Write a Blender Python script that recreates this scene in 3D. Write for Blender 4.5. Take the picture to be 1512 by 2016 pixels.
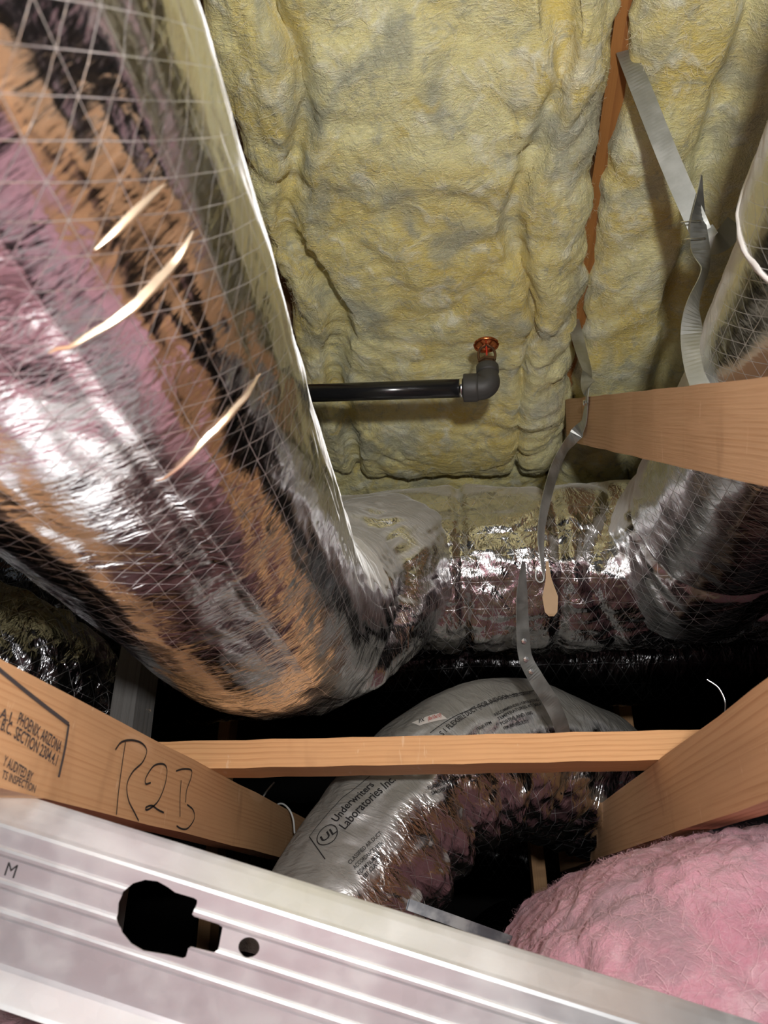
import bpy, bmesh, math, random
import numpy as np
from mathutils import Vector, Matrix

random.seed(4)
R_ = math.radians
scene = bpy.context.scene
COL = scene.collection
for o in list(bpy.data.objects):
    bpy.data.objects.remove(o)

# ------------------------------------------------------------------ camera
PITCH, YAW, F = R_(28.0), R_(5.7), 1450.0
cam_d = bpy.data.cameras.new('camera')
cam_d.sensor_fit = 'VERTICAL'
cam_d.sensor_height = 36.0
cam_d.sensor_width = 27.0
cam_d.lens = F / 2016.0 * 36.0
cam_d.clip_start = 0.01
cam_d.dof.use_dof = True
cam_d.dof.focus_distance = 1.15
cam_d.dof.aperture_fstop = 9.0
cam = bpy.data.objects.new('camera', cam_d)
cam.rotation_euler = (math.pi / 2 + PITCH, 0, YAW)
COL.objects.link(cam)
scene.camera = cam
CM = cam.rotation_euler.to_matrix()

# ------------------------------------------------------------------ world and lamp
world = bpy.data.worlds.new('world')
scene.world = world
world.use_nodes = True
bg = world.node_tree.nodes['Background']
bg.inputs[0].default_value = (0.82, 0.9, 1.0, 1)
bg.inputs[1].default_value = 0.035
lamp_d = bpy.data.lights.new('flash_stand_in', 'POINT')  # stands in for the camera flash, set back to even out its falloff
lamp_d.energy = 48.0
lamp_d.shadow_soft_size = 0.035
lamp_d.color = (1.0, 0.985, 0.96)
lamp = bpy.data.objects.new('flash_stand_in', lamp_d)
lamp.location = (0.11, -0.30, 0.07)
COL.objects.link(lamp)

vs = scene.view_settings
vs.view_transform = 'Standard'
vs.look = 'None'
vs.exposure = 0.0
vs.gamma = 1.0
vs.use_curve_mapping = False

# ------------------------------------------------------------------ geometry helpers
def ray(px, py):
    return CM @ Vector(((px - 756.0) / F, (1008.0 - py) / F, -1.0))
def P(px, py, s):
    return ray(px, py) * s
def PX(px, py, X):
    r = ray(px, py); return r * (X / r.x)
def PY(px, py, Y):
    r = ray(px, py); return r * (Y / r.y)
def PZ(px, py, Z):
    r = ray(px, py); return r * (Z / r.z)

_rng = np.random.RandomState(7)
_perm = np.concatenate([_rng.permutation(256)] * 3)
_grad = _rng.normal(size=(256, 3)); _grad /= np.linalg.norm(_grad, axis=1)[:, None]
def pn(x, y, z):
    x, y, z = np.broadcast_arrays(np.asarray(x, float), np.asarray(y, float), np.asarray(z, float))
    xi, yi, zi = np.floor(x).astype(int), np.floor(y).astype(int), np.floor(z).astype(int)
    xf, yf, zf = x - xi, y - yi, z - zi
    fd = lambda t: t * t * t * (t * (t * 6 - 15) + 10)
    u, v, w = fd(xf), fd(yf), fd(zf)
    def g(dx, dy, dz):
        h = _perm[_perm[_perm[(xi + dx) & 255] + ((yi + dy) & 255)] + ((zi + dz) & 255)]
        gr = _grad[h]
        return gr[..., 0] * (xf - dx) + gr[..., 1] * (yf - dy) + gr[..., 2] * (zf - dz)
    l = lambda a, b, t: a + (b - a) * t
    return 1.5 * l(l(l(g(0,0,0), g(1,0,0), u), l(g(0,1,0), g(1,1,0), u), v),
             l(l(g(0,0,1), g(1,0,1), u), l(g(0,1,1), g(1,1,1), u), v), w)
def fbm(x, y, z, n=4):
    t = 0; a = 1.0
    for i in range(n):
        t = t + a * pn(x * 2**i + 13 * i, y * 2**i, z * 2**i); a *= .5
    return t
def sstep(a, b, x):
    t = np.clip((x - a) / (b - a), 0, 1); return t * t * (3 - 2 * t)

def mesh_obj(name, verts, faces, mat=None, parent=None, smooth=True, uvs=None):
    me = bpy.data.meshes.new(name)
    me.from_pydata([tuple(v) for v in verts], [], faces)
    if uvs is not None:
        ul = me.uv_layers.new(name='UVMap')
        li = np.zeros(len(me.loops), dtype=np.int32)
        me.loops.foreach_get('vertex_index', li)
        ul.data.foreach_set('uv', np.asarray(uvs, dtype=np.float32)[li].ravel())
    if smooth:
        me.polygons.foreach_set('use_smooth', [True] * len(me.polygons))
    me.update()
    o = bpy.data.objects.new(name, me)
    COL.objects.link(o)
    if mat: me.materials.append(mat)
    if parent:
        o.parent = parent; o.matrix_parent_inverse = parent.matrix_basis.inverted()
    return o
def bm_obj(name, bm, mat=None, parent=None, smooth=False):
    me = bpy.data.meshes.new(name)
    bmesh.ops.recalc_face_normals(bm, faces=bm.faces)
    bm.to_mesh(me); bm.free()
    if smooth: me.polygons.foreach_set('use_smooth', [True] * len(me.polygons))
    o = bpy.data.objects.new(name, me); COL.objects.link(o)
    if mat: me.materials.append(mat)
    if parent: o.parent = parent
    return o
def tag(o, label=None, cat=None, group=None, kind=None):
    if label: o['label'] = label
    if cat: o['category'] = cat
    if group: o['group'] = group
    if kind: o['kind'] = kind
    return o
def thing(name, label, cat, group=None):
    o = bpy.data.objects.new(name, None); COL.objects.link(o)
    o.empty_display_size = .05
    return tag(o, label, cat, group)
def grid_faces(nu, nv, wrap=False):
    f = []
    for j in range(nv - 1):
        for i in range(nu if wrap else nu - 1):
            a = j * nu + i; b = j * nu + (i + 1) % nu
            f.append((a, b, b + nu, a + nu))
    return f
def frame_matrix(o, x, z):
    x = x.normalized(); z = (z - x * z.dot(x)).normalized(); y = z.cross(x)
    m = Matrix((x, y, z)).transposed().to_4x4(); m.translation = o
    return m
def beam(name, p0, p1, w, h, mat, parent=None, up=Vector((0, 0, 1)), bev=.0022, seed=0):
    """board whose axis runs p0 -> p1, w thick sideways and h along up; ends and arrises a little uneven"""
    d = (p1 - p0); L = d.length
    bm = bmesh.new(); n = 24
    rows = []
    for i in range(n + 1):
        x = -L / 2 + L * i / n
        wob = .0008 * math.sin(i * 1.7 + seed)
        rows.append([bm.verts.new((x, sx * w / 2 + wob, sz * h / 2 + .0006 * math.sin(i * 2.3 + seed))) for sx, sz in ((-1, -1), (1, -1), (1, 1), (-1, 1))])
    for a, b in zip(rows[:-1], rows[1:]):
        for k in range(4):
            bm.faces.new((a[k], a[(k + 1) % 4], b[(k + 1) % 4], b[k]))
    bm.faces.new(rows[0][::-1]); bm.faces.new(rows[-1])
    es = [e for e in bm.edges if len(e.link_faces) == 2 and e.calc_face_angle(0) > 1]
    bmesh.ops.bevel(bm, geom=es, offset=bev, segments=2, profile=.6, affect='EDGES')
    o = bm_obj(name, bm, mat, None)
    o.matrix_world = frame_matrix((p0 + p1) / 2, d, up)
    if parent: o.parent = parent
    return o
def catmull(pts, m):
    pts = [np.array(p, float) for p in pts]
    ext = [2 * pts[0] - pts[1]] + pts + [2 * pts[-1] - pts[-2]]
    out = []
    for i in range(1, len(ext) - 2):
        p0, p1, p2, p3 = ext[i - 1:i + 3]
        for t in np.linspace(0, 1, 40, endpoint=False):
            out.append(.5 * ((2 * p1) + (-p0 + p2) * t + (2 * p0 - 5 * p1 + 4 * p2 - p3) * t**2 + (-p0 + 3 * p1 - 3 * p2 + p3) * t**3))
    out.append(pts[-1]); out = np.array(out)
    L = np.concatenate([[0], np.cumsum(np.linalg.norm(np.diff(out, axis=0), axis=1))])
    l = np.linspace(0, L[-1], m)
    return np.stack([np.interp(l, L, out[:, k]) for k in range(3)], 1), l

class Tube:
    """hose-like body round a path; a = angle (0 = sideways right of travel, 90 deg = up), l = metres along"""
    def __init__(self, pts, rad, m=220, n=120, disp=None, up=(0, 0, 1), sq=1.0):
        c, l = catmull([p[:3] for p in pts], m)
        self.c, self.l, self.n, self.m = c, l, n, m
        T = np.gradient(c, axis=0); T /= np.linalg.norm(T, axis=1)[:, None]
        U = np.zeros_like(c); u = np.array(up, float)
        for i in range(m):
            u = u - T[i] * u.dot(T[i]); u /= np.linalg.norm(u); U[i] = u
        self.T, self.U, self.S = T, U, np.cross(T, U)
        if callable(rad): r = rad(l)
        else: r = np.interp(np.linspace(0, 1, m), np.linspace(0, 1, len(rad)), rad)
        self.r = r; self.rm = float(np.mean(r)); self.sq = sq
        a = np.linspace(0, 2 * np.pi, n, endpoint=False)
        self.A, self.Lg = np.meshgrid(a, l)
        rr = np.repeat(r[:, None], n, 1)
        if disp is not None:
            ca, sa = np.cos(self.A), np.sin(self.A)
            pos = c[:, None, :] + rr[..., None] * (ca[..., None] * self.S[:, None, :] + sa[..., None] * U[:, None, :])
            rr = rr + disp(self.A, self.Lg, pos)
        self.rr = rr
        self.pos = c[:, None, :] + rr[..., None] * (np.cos(self.A)[..., None] * self.S[:, None, :] + sq * np.sin(self.A)[..., None] * U[:, None, :])
    def build(self, name, mat, parent=None, j0=0, j1=None):
        n = self.n; j1 = j1 or self.m; m = j1 - j0
        # duplicate seam column so that UVs run on
        pos = np.concatenate([self.pos, self.pos[:, :1]], 1)[j0:j1]
        A = np.concatenate([self.A, self.A[:, :1] + 2 * np.pi], 1)[j0:j1]
        Lg = np.concatenate([self.Lg, self.Lg[:, :1]], 1)[j0:j1]
        uv = np.stack([A * self.rm, Lg], -1).reshape(-1, 2)
        v = pos.reshape(-1, 3)
        return mesh_obj(name, v, grid_faces(n + 1, m), mat, parent, True, uv)
    def pt(self, a, l, off=.0008):
        n, m = self.n, self.m
        fl = np.clip(l / self.l[-1] * (m - 1), 0, m - 1.001); j = int(fl); tl = fl - j
        fa = (a / (2 * math.pi) * n) % n; i = int(fa) % n; ta = fa - int(fa); i2 = (i + 1) % n
        q = (self.pos[j, i] * (1 - ta) + self.pos[j, i2] * ta) * (1 - tl) + (self.pos[j + 1, i] * (1 - ta) + self.pos[j + 1, i2] * ta) * tl
        cc = self.c[j] * (1 - tl) + self.c[j + 1] * tl
        d = q - cc; d /= np.linalg.norm(d)
        return Vector(q + d * off)
    def find(self, px, py):
        """angle and length of the visible surface point along the line of sight through a spot"""
        q = self.pos @ np.array(CM)  # camera coords
        z = -q[..., 2]
        X = 756 + F * q[..., 0] / z; Y = 1008 - F * q[..., 1] / z
        nrm = self.pos - self.c[:, None, :]
        facing = (nrm * self.pos).sum(-1) < 0
        d = (X - px)**2 + (Y - py)**2 + np.where(facing, 0, 1e6) + np.where(z > 0, 0, 1e9)
        j, i = np.unravel_index(np.argmin(d), d.shape)
        return float(self.A[j, i]), float(self.Lg[j, i])

def ribbon(name, pts, width, mat, parent=None, thick=.0012, m=60):
    """flat strap: pts = (Vector, twist degrees); twist 0 lies broadside to the line of sight from the middle of the bay"""
    c, l = catmull([p[0] for p in pts], m)
    w = catmull([(p[1], p[2] if len(p) > 2 else 1, 0) for p in pts], m)[0] if False else None
    k = np.linspace(0, len(pts) - 1, m)
    wd = np.interp(k, range(len(pts)), [p[2] if len(p) > 2 else 1 for p in pts])
    # map k to arc length so that twists stay at their points
    seg = [0]
    for a, b in zip(pts[:-1], pts[1:]): seg.append(seg[-1] + (b[0] - a[0]).length)
    tt = l / l[-1] * seg[-1]
    tws = []
    for i, p in enumerate(pts):
        if isinstance(p[1], Vector):
            t = (pts[min(i + 1, len(pts) - 1)][0] - pts[max(i - 1, 0)][0]).normalized(); v = p[0].normalized()
            s0 = t.cross(v).normalized(); n0 = s0.cross(t).normalized(); sd_ = t.cross(p[1]).normalized()
            a = math.degrees(math.atan2(sd_.dot(n0), sd_.dot(s0)))
            tws.append((a + 90) % 180 - 90)
        else: tws.append(p[1])
    tw = np.interp(tt, seg, tws); wd = np.interp(tt, seg, [p[2] if len(p) > 2 else 1 for p in pts])
    T = np.gradient(c, axis=0); T /= np.linalg.norm(T, axis=1)[:, None]
    V = []; Fc = []
    for i in range(m):
        t = Vector(T[i]); v = Vector(c[i]).normalized()
        s0 = t.cross(v).normalized(); n0 = s0.cross(t).normalized()
        a = R_(tw[i]); s = s0 * math.cos(a) + n0 * math.sin(a); nn = t.cross(s)
        for q, r in ((-1, -1), (1, -1), (1, 1), (-1, 1)):
            V.append(Vector(c[i]) + s * (q * width * wd[i] / 2) + nn * (r * thick / 2))
    for i in range(m - 1):
        for k in range(4):
            a = i * 4 + k; b = i * 4 + (k + 1) % 4
            Fc.append((a, b, b + 4, a + 4))
    Fc.append((3, 2, 1, 0)); e = (m - 1) * 4; Fc.append((e, e + 1, e + 2, e + 3))
    return mesh_obj(name, V, Fc, mat, parent, False)
def wire(name, pts, r, mat, parent=None, m=40, n=8):
    t = Tube(pts, [r, r], m=m, n=n, up=(.3, .2, .9))
    return t.build(name, mat, parent)
def lathe(name, prof, mat, parent, o, axis, n=32, smooth=True):
    """prof = (r, z) along axis from o"""
    M = frame_matrix(o, axis, Vector((.31, .2, .93)))
    V = []; nn = len(prof)
    for r, z in prof:
        for k in range(n):
            a = 2 * math.pi * k / n
            V.append(M @ Vector((z, r * math.cos(a), r * math.sin(a))))
    return mesh_obj(name, V, grid_faces(n, nn, True), mat, parent, smooth)
def text_verts(s, size, shear=0, space=1.0, bold=.014):
    cu = bpy.data.curves.new('t', 'FONT'); cu.body = s; cu.size = size; cu.space_character = space; cu.shear = shear
    cu.resolution_u = 3; cu.offset = bold * size
    ob = bpy.data.objects.new('t', cu); COL.objects.link(ob)
    dg = bpy.context.evaluated_depsgraph_get()
    me = ob.evaluated_get(dg).to_mesh()
    v = [tuple(x.co) for x in me.vertices]; f = [tuple(p.vertices) for p in me.polygons]
    ob.evaluated_get(dg).to_mesh_clear()
    bpy.data.objects.remove(ob); bpy.data.curves.remove(cu)
    return v, f
def strokes(lines, w):
    """pen strokes as flat strips (2d)"""
    V = []; Fc = []
    for ln in lines:
        b = len(V)
        for i, p in enumerate(ln):
            q0 = ln[max(i - 1, 0)]; q1 = ln[min(i + 1, len(ln) - 1)]
            dx, dy = q1[0] - q0[0], q1[1] - q0[1]; L = math.hypot(dx, dy) or 1
            V.append((p[0] - dy / L * w / 2, p[1] + dx / L * w / 2, 0)); V.append((p[0] + dy / L * w / 2, p[1] - dx / L * w / 2, 0))
        for i in range(len(ln) - 1):
            a = b + 2 * i; Fc.append((a, a + 1, a + 3, a + 2))
    return V, Fc
def smooth2d(pts, n=12):
    c, _ = catmull([(p[0], p[1], 0) for p in pts], n * len(pts))
    return [(p[0], p[1]) for p in c]

# ------------------------------------------------------------------ material helpers
class NT:
    def __init__(self, name):
        self.m = bpy.data.materials.new(name); self.m.use_nodes = True
        self.t = self.m.node_tree; self.N = self.t.nodes; self.L = self.t.links
        self.b = self.N['Principled BSDF']
    def node(self, typ, ins={}, **kw):
        n = self.N.new(typ)
        for k, v in kw.items(): setattr(n, k, v)
        for k, v in ins.items(): self.set(n.inputs[k], v)
        return n
    def set(self, sock, v):
        if hasattr(v, 'is_output') or isinstance(v, bpy.types.NodeSocket): self.L.new(v, sock)
        elif isinstance(v, (tuple, list)) and sock.type == 'RGBA' and len(v) == 3: sock.default_value = (*v, 1)
        else: sock.default_value = v
    def math(self, op, a, b=0.0, c=0.0, clamp=False):
        n = self.node('ShaderNodeMath', operation=op, use_clamp=clamp)
        for i, v in enumerate((a, b, c)): self.set(n.inputs[i], v)
        return n.outputs[0]
    def ramp(self, v, a, b, x=0.0, y=1.0):
        n = self.node('ShaderNodeMapRange', interpolation_type='SMOOTHSTEP')
        for i, q in enumerate((v, a, b, x, y)): self.set(n.inputs[i], q)
        return n.outputs[0]
    def mix(self, f, a, b):
        n = self.node('ShaderNodeMix', data_type='RGBA')
        self.set(n.inputs['Factor'], f); self.set(n.inputs[6], a); self.set(n.inputs[7], b)
        return n.outputs[2]
    def mixf(self, f, a, b):
        n = self.node('ShaderNodeMix', data_type='FLOAT')
        self.set(n.inputs[0], f); self.set(n.inputs[2], a); self.set(n.inputs[3], b)
        return n.outputs[0]
    def noise(self, vec, scale, detail=3, rough=.5, dist=0.0):
        n = self.node('ShaderNodeTexNoise', {'Scale': scale, 'Detail': detail, 'Roughness': rough, 'Distortion': dist})
        if vec is not None: self.L.new(vec, n.inputs['Vector'])
        return n.outputs[0]
    def vor(self, vec, scale, feat='DISTANCE_TO_EDGE'):
        n = self.node('ShaderNodeTexVoronoi', {'Scale': scale}, feature=feat)
        if vec is not None: self.L.new(vec, n.inputs['Vector'])
        return n.outputs
    def mapping(self, vec, scale=(1, 1, 1), rot=(0, 0, 0), loc=(0, 0, 0)):
        n = self.node('ShaderNodeMapping', {'Scale': scale, 'Rotation': rot, 'Location': loc}); self.L.new(vec, n.inputs['Vector'])
        return n.outputs[0]
    def obj(self): return self.node('ShaderNodeTexCoord').outputs['Object']
    def pos(self): return self.node('ShaderNodeNewGeometry').outputs['Position']
    def uv(self): return self.node('ShaderNodeTexCoord').outputs['UV']
    def bump(self, h, s, d, prev=None):
        n = self.node('ShaderNodeBump', {'Strength': s, 'Distance': d, 'Height': h})
        if prev is not None: self.L.new(prev, n.inputs['Normal'])
        return n.outputs[0]
    def out(self, **kw):
        for k, v in kw.items(): self.set(self.b.inputs[k.replace('_', ' ')], v)
        return self.m

def foil_mat(name, dust=(.35, .8), pitch=(.03, .016), crumple=.5, stretch=(1, 1), tint=(.80, .80, .81), rough=.13, line=.0011, dustcol=(.46, .43, .38), scrim=1.0, long_line=True, streak=.12, sheen=.25):
    """aluminised film over glass-fibre scrim, settled dust on whatever faces up"""
    m = NT(name)
    uv = m.uv(); pos = m.pos()
    sp = m.node('ShaderNodeSeparateXYZ', {0: uv})
    u, v = sp.outputs[0], sp.outputs[1]
    w = m.math('MULTIPLY', m.math('SUBTRACT', m.noise(pos, 9, 2), .5), .012)
    u = m.math('ADD', u, w); v = m.math('ADD', v, w)
    def lines(val, lw):
        fr = m.math('FRACT', val)
        d = m.math('MINIMUM', fr, m.math('SUBTRACT', 1.0, fr))
        return m.ramp(d, lw * .35, lw, 1.0, 0.0)
    a = m.math('DIVIDE', u, pitch[0]); b = m.math('DIVIDE', v, pitch[1])
    lw = line / min(pitch) * 1.0
    l1 = lines(m.math('ADD', a, b), lw); l2 = lines(m.math('SUBTRACT', a, b), lw)
    sc = m.math('MAXIMUM', l1, l2)
    if long_line:
        sc = m.math('MAXIMUM', sc, lines(m.math('DIVIDE', u, pitch[0] * 1.0), lw * .45))
    fade = m.ramp(m.noise(pos, 14, 2), .3, .6)
    sc = m.math('MULTIPLY', sc, m.mixf(fade, .35, 1.0))
    # creases of the film
    cv = m.mapping(uv, (stretch[0], stretch[1], 1))
    n1 = m.noise(cv, 26, 4, .55, .6)
    r1 = m.math('ABSOLUTE', m.math('SUBTRACT', n1, .5))
    n2 = m.noise(m.mapping(uv, (stretch[0] * 3, stretch[1] * 3, 1)), 30, 3, .6, .4)
    bm1 = m.bump(r1, crumple, .02)
    bm2 = m.bump(n2, crumple * .5, .005, bm1)
    st = m.noise(m.mapping(uv, (14, 210, 1)), 1.0, 3, .6, .5)
    bm2 = m.bump(st, streak, .004, bm2)
    bm3 = m.bump(sc, .30 * scrim, .0008, bm2)
    # dust
    nz = m.node('ShaderNodeSeparateXYZ', {0: m.node('ShaderNodeNewGeometry').outputs['Normal']}).outputs[2]
    dn = m.math('ADD', nz, m.math('MULTIPLY', m.math('SUBTRACT', m.noise(pos, 11, 6, .65), .5), .45))
    dm = m.ramp(dn, dust[0], dust[1])
    dm = m.math('MULTIPLY', dm, .94)
    speck = m.ramp(m.noise(pos, 260, 2, .7), .66, .76, 0, .25)
    dm2 = m.math('MAXIMUM', dm, m.math('MULTIPLY', speck, m.ramp(nz, -.4, .5)))
    dc = m.mix(m.noise(pos, 60, 4, .7), tuple(c * .85 for c in dustcol), tuple(min(1, c * 1.12) for c in dustcol))
    film = m.mix(m.math('MULTIPLY', sc, .22 * scrim), tint, (.62, .59, .55))
    col = m.mix(dm2, film, dc)
    ro = m.mixf(dm2, m.math('ADD', m.math('MULTIPLY', sc, .25), m.math('ADD', rough, m.math('MULTIPLY', m.noise(pos, 18, 3), .12))), .95)
    met = m.mixf(dm2, m.math('SUBTRACT', 1.0, m.math('MULTIPLY', sc, .20 * scrim)), 0.0)
    m.b.inputs['Sheen Roughness'].default_value = .35
    return m.out(Base_Color=col, Roughness=ro, Metallic=met, Normal=bm3, Sheen_Weight=m.math('MULTIPLY', dm, sheen))

def wood_mat(name, light=(.60, .33, .15), dark=(.40, .18, .065), ring=55, seed=0.0, knots=True):
    m = NT(name)
    o = m.mapping(m.obj(), (1, 1, 1), (0, 0, 0), (seed, seed * .3, seed * .7))
    sp = m.mapping(o, (.55, 5, 5))
    wv = m.noise(sp, 2.2, 2, .5, .3)
    g = m.mapping(o, (.35, 1, 1), (.10, .02, .03))
    s2 = m.node('ShaderNodeSeparateXYZ', {0: g})
    d = m.math('ADD', m.math('MULTIPLY', s2.outputs[2], ring), m.math('MULTIPLY', s2.outputs[1], ring * .6))
    d = m.math('ADD', d, m.math('MULTIPLY', wv, 2.6))
    fr = m.math('FRACT', d)
    late = m.math('MULTIPLY', m.ramp(fr, .45, .95), m.ramp(fr, .96, 1.0, 1.0, 0.0))
    pore = m.noise(m.mapping(o, (4, 160, 160)), 2.5, 3, .6)
    blot = m.noise(m.mapping(o, (1.6, 6, 6)), 2.0, 3)
    irr = m.ramp(m.noise(m.mapping(o, (1.2, 22, 22)), 2.0, 3, .6), .35, .68, .12, .85)
    c = m.mix(m.math('MULTIPLY', late, irr), light, dark)
    c = m.mix(m.ramp(pore, .45, .75, 0, .35), c, dark)
    c = m.mix(m.ramp(blot, .45, .75, 0, .4), c, tuple(x * .72 for x in light))
    h = m.math('MULTIPLY', pore, .6)
    if knots:
        vo = m.vor(m.mapping(o, (3.0, 14, 14)), 1.0, 'F1')
        kn = m.ramp(vo[0], .10, .17, 1, 0)
        c = m.mix(m.math('MULTIPLY', kn, .55), c, (.70, .43, .24))
    scuff = m.ramp(m.noise(m.mapping(o, (26, 7, 7), (.1, .25, .1)), 1.6, 4, .7, .8), .64, .70)
    c = m.mix(m.math('MULTIPLY', scuff, .5), c, (.78, .54, .34))
    smear = m.ramp(m.noise(m.mapping(o, (9, 3, 3)), 1.3, 3, .6), .6, .72)
    c = m.mix(m.math('MULTIPLY', smear, .35), c, tuple(x * .6 for x in dark))
    nz = m.node('ShaderNodeSeparateXYZ', {0: m.node('ShaderNodeNewGeometry').outputs['Normal']}).outputs[2]
    c = m.mix(m.ramp(nz, .6, .9, 0, .8), c, (.42, .38, .34))
    return m.out(Base_Color=c, Roughness=.72, Normal=m.bump(h, .35, .002))

def wool_mat(name, cols, dirt, bump=.6, scale=1.0):
    m = NT(name)
    p = m.pos()
    n1 = m.noise(p, 5.5 * scale, 4, .6, .8)
    n2 = m.noise(p, 17 * scale, 5, .65, .6)
    n3 = m.noise(m.mapping(p, (1, 1, 1), (.4, .7, .2)), 8 * scale, 3, .55, .5)
    fib = m.noise(m.mapping(p, (60, 340, 200), (.3, .5, .8)), 1.0, 4, .7, 1.2)
    fib2 = m.noise(p, 240, 4, .75)
    c = m.mix(m.ramp(n1, .35, .65), cols[0], cols[1])
    c = m.mix(m.ramp(n2, .50, .70, 0, .75), c, cols[2])
    c = m.mix(m.ramp(n3, .50, .68, 0, .75), c, dirt)
    n4 = m.noise(m.mapping(p, (1, 1, 1), (.9, .1, .5)), 30 * scale, 4, .65, .8)
    c = m.mix(m.ramp(n4, .52, .70, 0, .6), c, dirt)
    n5 = m.noise(m.mapping(p, (1, 1, 1), (.2, .9, .1)), 12 * scale, 3, .6, .6)
    c = m.mix(m.ramp(n5, .60, .74, 0, .8), c, cols[0])
    c = m.mix(m.ramp(fib, .3, .75, 0, .30), c, cols[2])
    md = m.noise(m.mapping(p, (1, 1.5, 1)), 55 * scale, 4, .65, 1.5)
    mr = m.math('ABSOLUTE', m.math('SUBTRACT', md, .5))
    h = m.math('ADD', m.math('MULTIPLY', fib, .4), m.math('ADD', m.math('MULTIPLY', fib2, .3), m.math('ADD', m.math('MULTIPLY', n2, 2.2), m.math('MULTIPLY', mr, .9))))
    b = m.b
    b.inputs['Sheen Weight'].default_value = .25
    b.inputs['Sheen Roughness'].default_value = .5
    b.inputs['Specular IOR Level'].default_value = .15
    return m.out(Base_Color=c, Roughness=1.0, Normal=m.bump(h, bump, .010))

def steel_mat(name, col=(.74, .76, .77), rough=.38, spangle=.5, white=.0):
    m = NT(name)
    o = m.obj()
    v = m.vor(o, 70, 'F1')
    n = m.noise(m.mapping(o, (4, 60, 60)), 2, 3, .6)
    n2 = m.noise(o, 22, 4, .6)
    c = m.mix(m.math('MULTIPLY', v[1], spangle * .35), col, tuple(x * .72 for x in col))
    c = m.mix(m.ramp(n2, .45, .7, 0, .35), c, (.70, .71, .69))
    r = m.math('ADD', rough - .08, m.math('MULTIPLY', m.math('ADD', n, n2), .10))
    return m.out(Base_Color=c, Roughness=r, Metallic=m.ramp(n2, .4, .7, 1.0 - white, .82 - white), Normal=m.bump(n, .08, .001))

def plain(name, col, rough=.6, metal=0.0, var=.15, scale=40):
    m = NT(name)
    n = m.noise(m.obj(), scale, 4, .6)
    return m.out(Base_Color=m.mix(n, tuple(c * (1 - var) for c in col), tuple(min(1, c * (1 + var)) for c in col)), Roughness=rough, Metallic=metal, Normal=m.bump(n, .15, .001))

M = {}
M['foil_near'] = foil_mat('foil_near', dust=(.04, .24), pitch=(.030, .020), crumple=.16, stretch=(.5, 1.0), line=.00042, rough=.09, dustcol=(.54, .52, .48), sheen=.8)
M['foil_elbow'] = foil_mat('foil_elbow', dust=(.05, .55), pitch=(.05, .03), crumple=.35, stretch=(.5, 1.3), line=.0005, rough=.12, dustcol=(.36, .34, .31), scrim=.4, streak=.25)
M['foil_trunk'] = foil_mat('foil_trunk', dust=(.40, 1.0), pitch=(.05, .030), crumple=.42, stretch=(.6, 1.1), line=.0007, rough=.10, streak=.06, scrim=.8)
M['foil_right'] = foil_mat('foil_right', dust=(-.02, .36), pitch=(.034, .022), crumple=.16, stretch=(.45, 1.0), line=.0006, rough=.13, dustcol=(.52, .49, .45))
M['foil_print'] = foil_mat('foil_print', dust=(.16, .50), pitch=(.05, .03), crumple=.55, stretch=(.5, 1.3), line=.0006, rough=.12, dustcol=(.215, .205, .18), sheen=0.0, scrim=.25, long_line=False)
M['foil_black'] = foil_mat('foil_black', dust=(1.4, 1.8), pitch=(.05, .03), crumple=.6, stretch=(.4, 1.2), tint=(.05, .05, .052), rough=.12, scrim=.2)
M['foil_shaded'] = foil_mat('foil_shaded', dust=(.6, 1.1), pitch=(.05, .03), crumple=.9, stretch=(.4, 1.2), tint=(.20, .20, .21), rough=.16, dustcol=(.16, .155, .14), line=.0008)  # foil with the shadow of the large duct put into tint and dust
M['wood_chord'] = wood_mat('wood_chord', (.60, .345, .17), (.47, .235, .10), 190, .3)
M['wood_chord_r'] = wood_mat('wood_chord_r', (.64, .375, .19), (.47, .235, .10), 130, 1.7)
M['wood_brace'] = wood_mat('wood_brace', (.74, .40, .18), (.52, .23, .08), 150, 3.1, False)
M['wood_web'] = wood_mat('wood_web', (.62, .38, .21), (.48, .26, .12), 190, 5.2)
M['wood_rafter'] = wood_mat('wood_rafter', (.30, .125, .028), (.22, .08, .016), 70, 7.7, False)
M['wood_old'] = wood_mat('wood_old', (.13, .125, .12), (.08, .075, .07), 80, 9.1, False)
M['deck'] = plain('deck', (.22, .13, .07), .9)
M['yellow'] = wool_mat('yellow_wool', ((.74, .58, .13), (.84, .78, .38), (.94, .94, .76)), (.35, .36, .27), .75)
M['pink'] = wool_mat('pink_wool', ((.50, .22, .28), (.58, .29, .35), (.62, .42, .46)), (.32, .19, .22), .5, 1.2)
M['yfib'] = plain('yellow_fibre', (.90, .84, .62), .8, 0, .1)
M['pfib'] = plain('pink_fibre', (.72, .45, .50), .8, 0, .15)
M['steel'] = steel_mat('stud_steel', (.80, .82, .84), .36, .5, .22)
M['strap'] = steel_mat('strap_steel', (.46, .47, .45), .5, .4)
M['steel_dark'] = steel_mat('track_steel', (.34, .37, .41), .28)
M['track2'] = steel_mat('dull_track', (.16, .17, .19), .3)
M['bright'] = plain('bright_steel', (.85, .85, .86), .2, 1.0)
M['pipe'] = plain('black_pipe', (.012, .012, .013), .22)
M['fitting'] = plain('cast_iron', (.045, .043, .04), .55)
M['copper'] = plain('copper', (.62, .20, .07), .25, .9)
M['bronze'] = plain('bronze', (.16, .09, .05), .4, .7)
M['glassbulb'] = plain('bulb', (.5, .04, .02), .1)
M['ink'] = plain('ink', (.014, .013, .014), .7)
M['stampink'] = plain('stamp_ink', (.055, .045, .045), .8)
M['pencil'] = plain('pencil', (.10, .07, .055), .8)
M['label'] = plain('paper_label', (.68, .64, .60), .6)
M['red_ink'] = plain('red_ink', (.5, .08, .06), .7)
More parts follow.
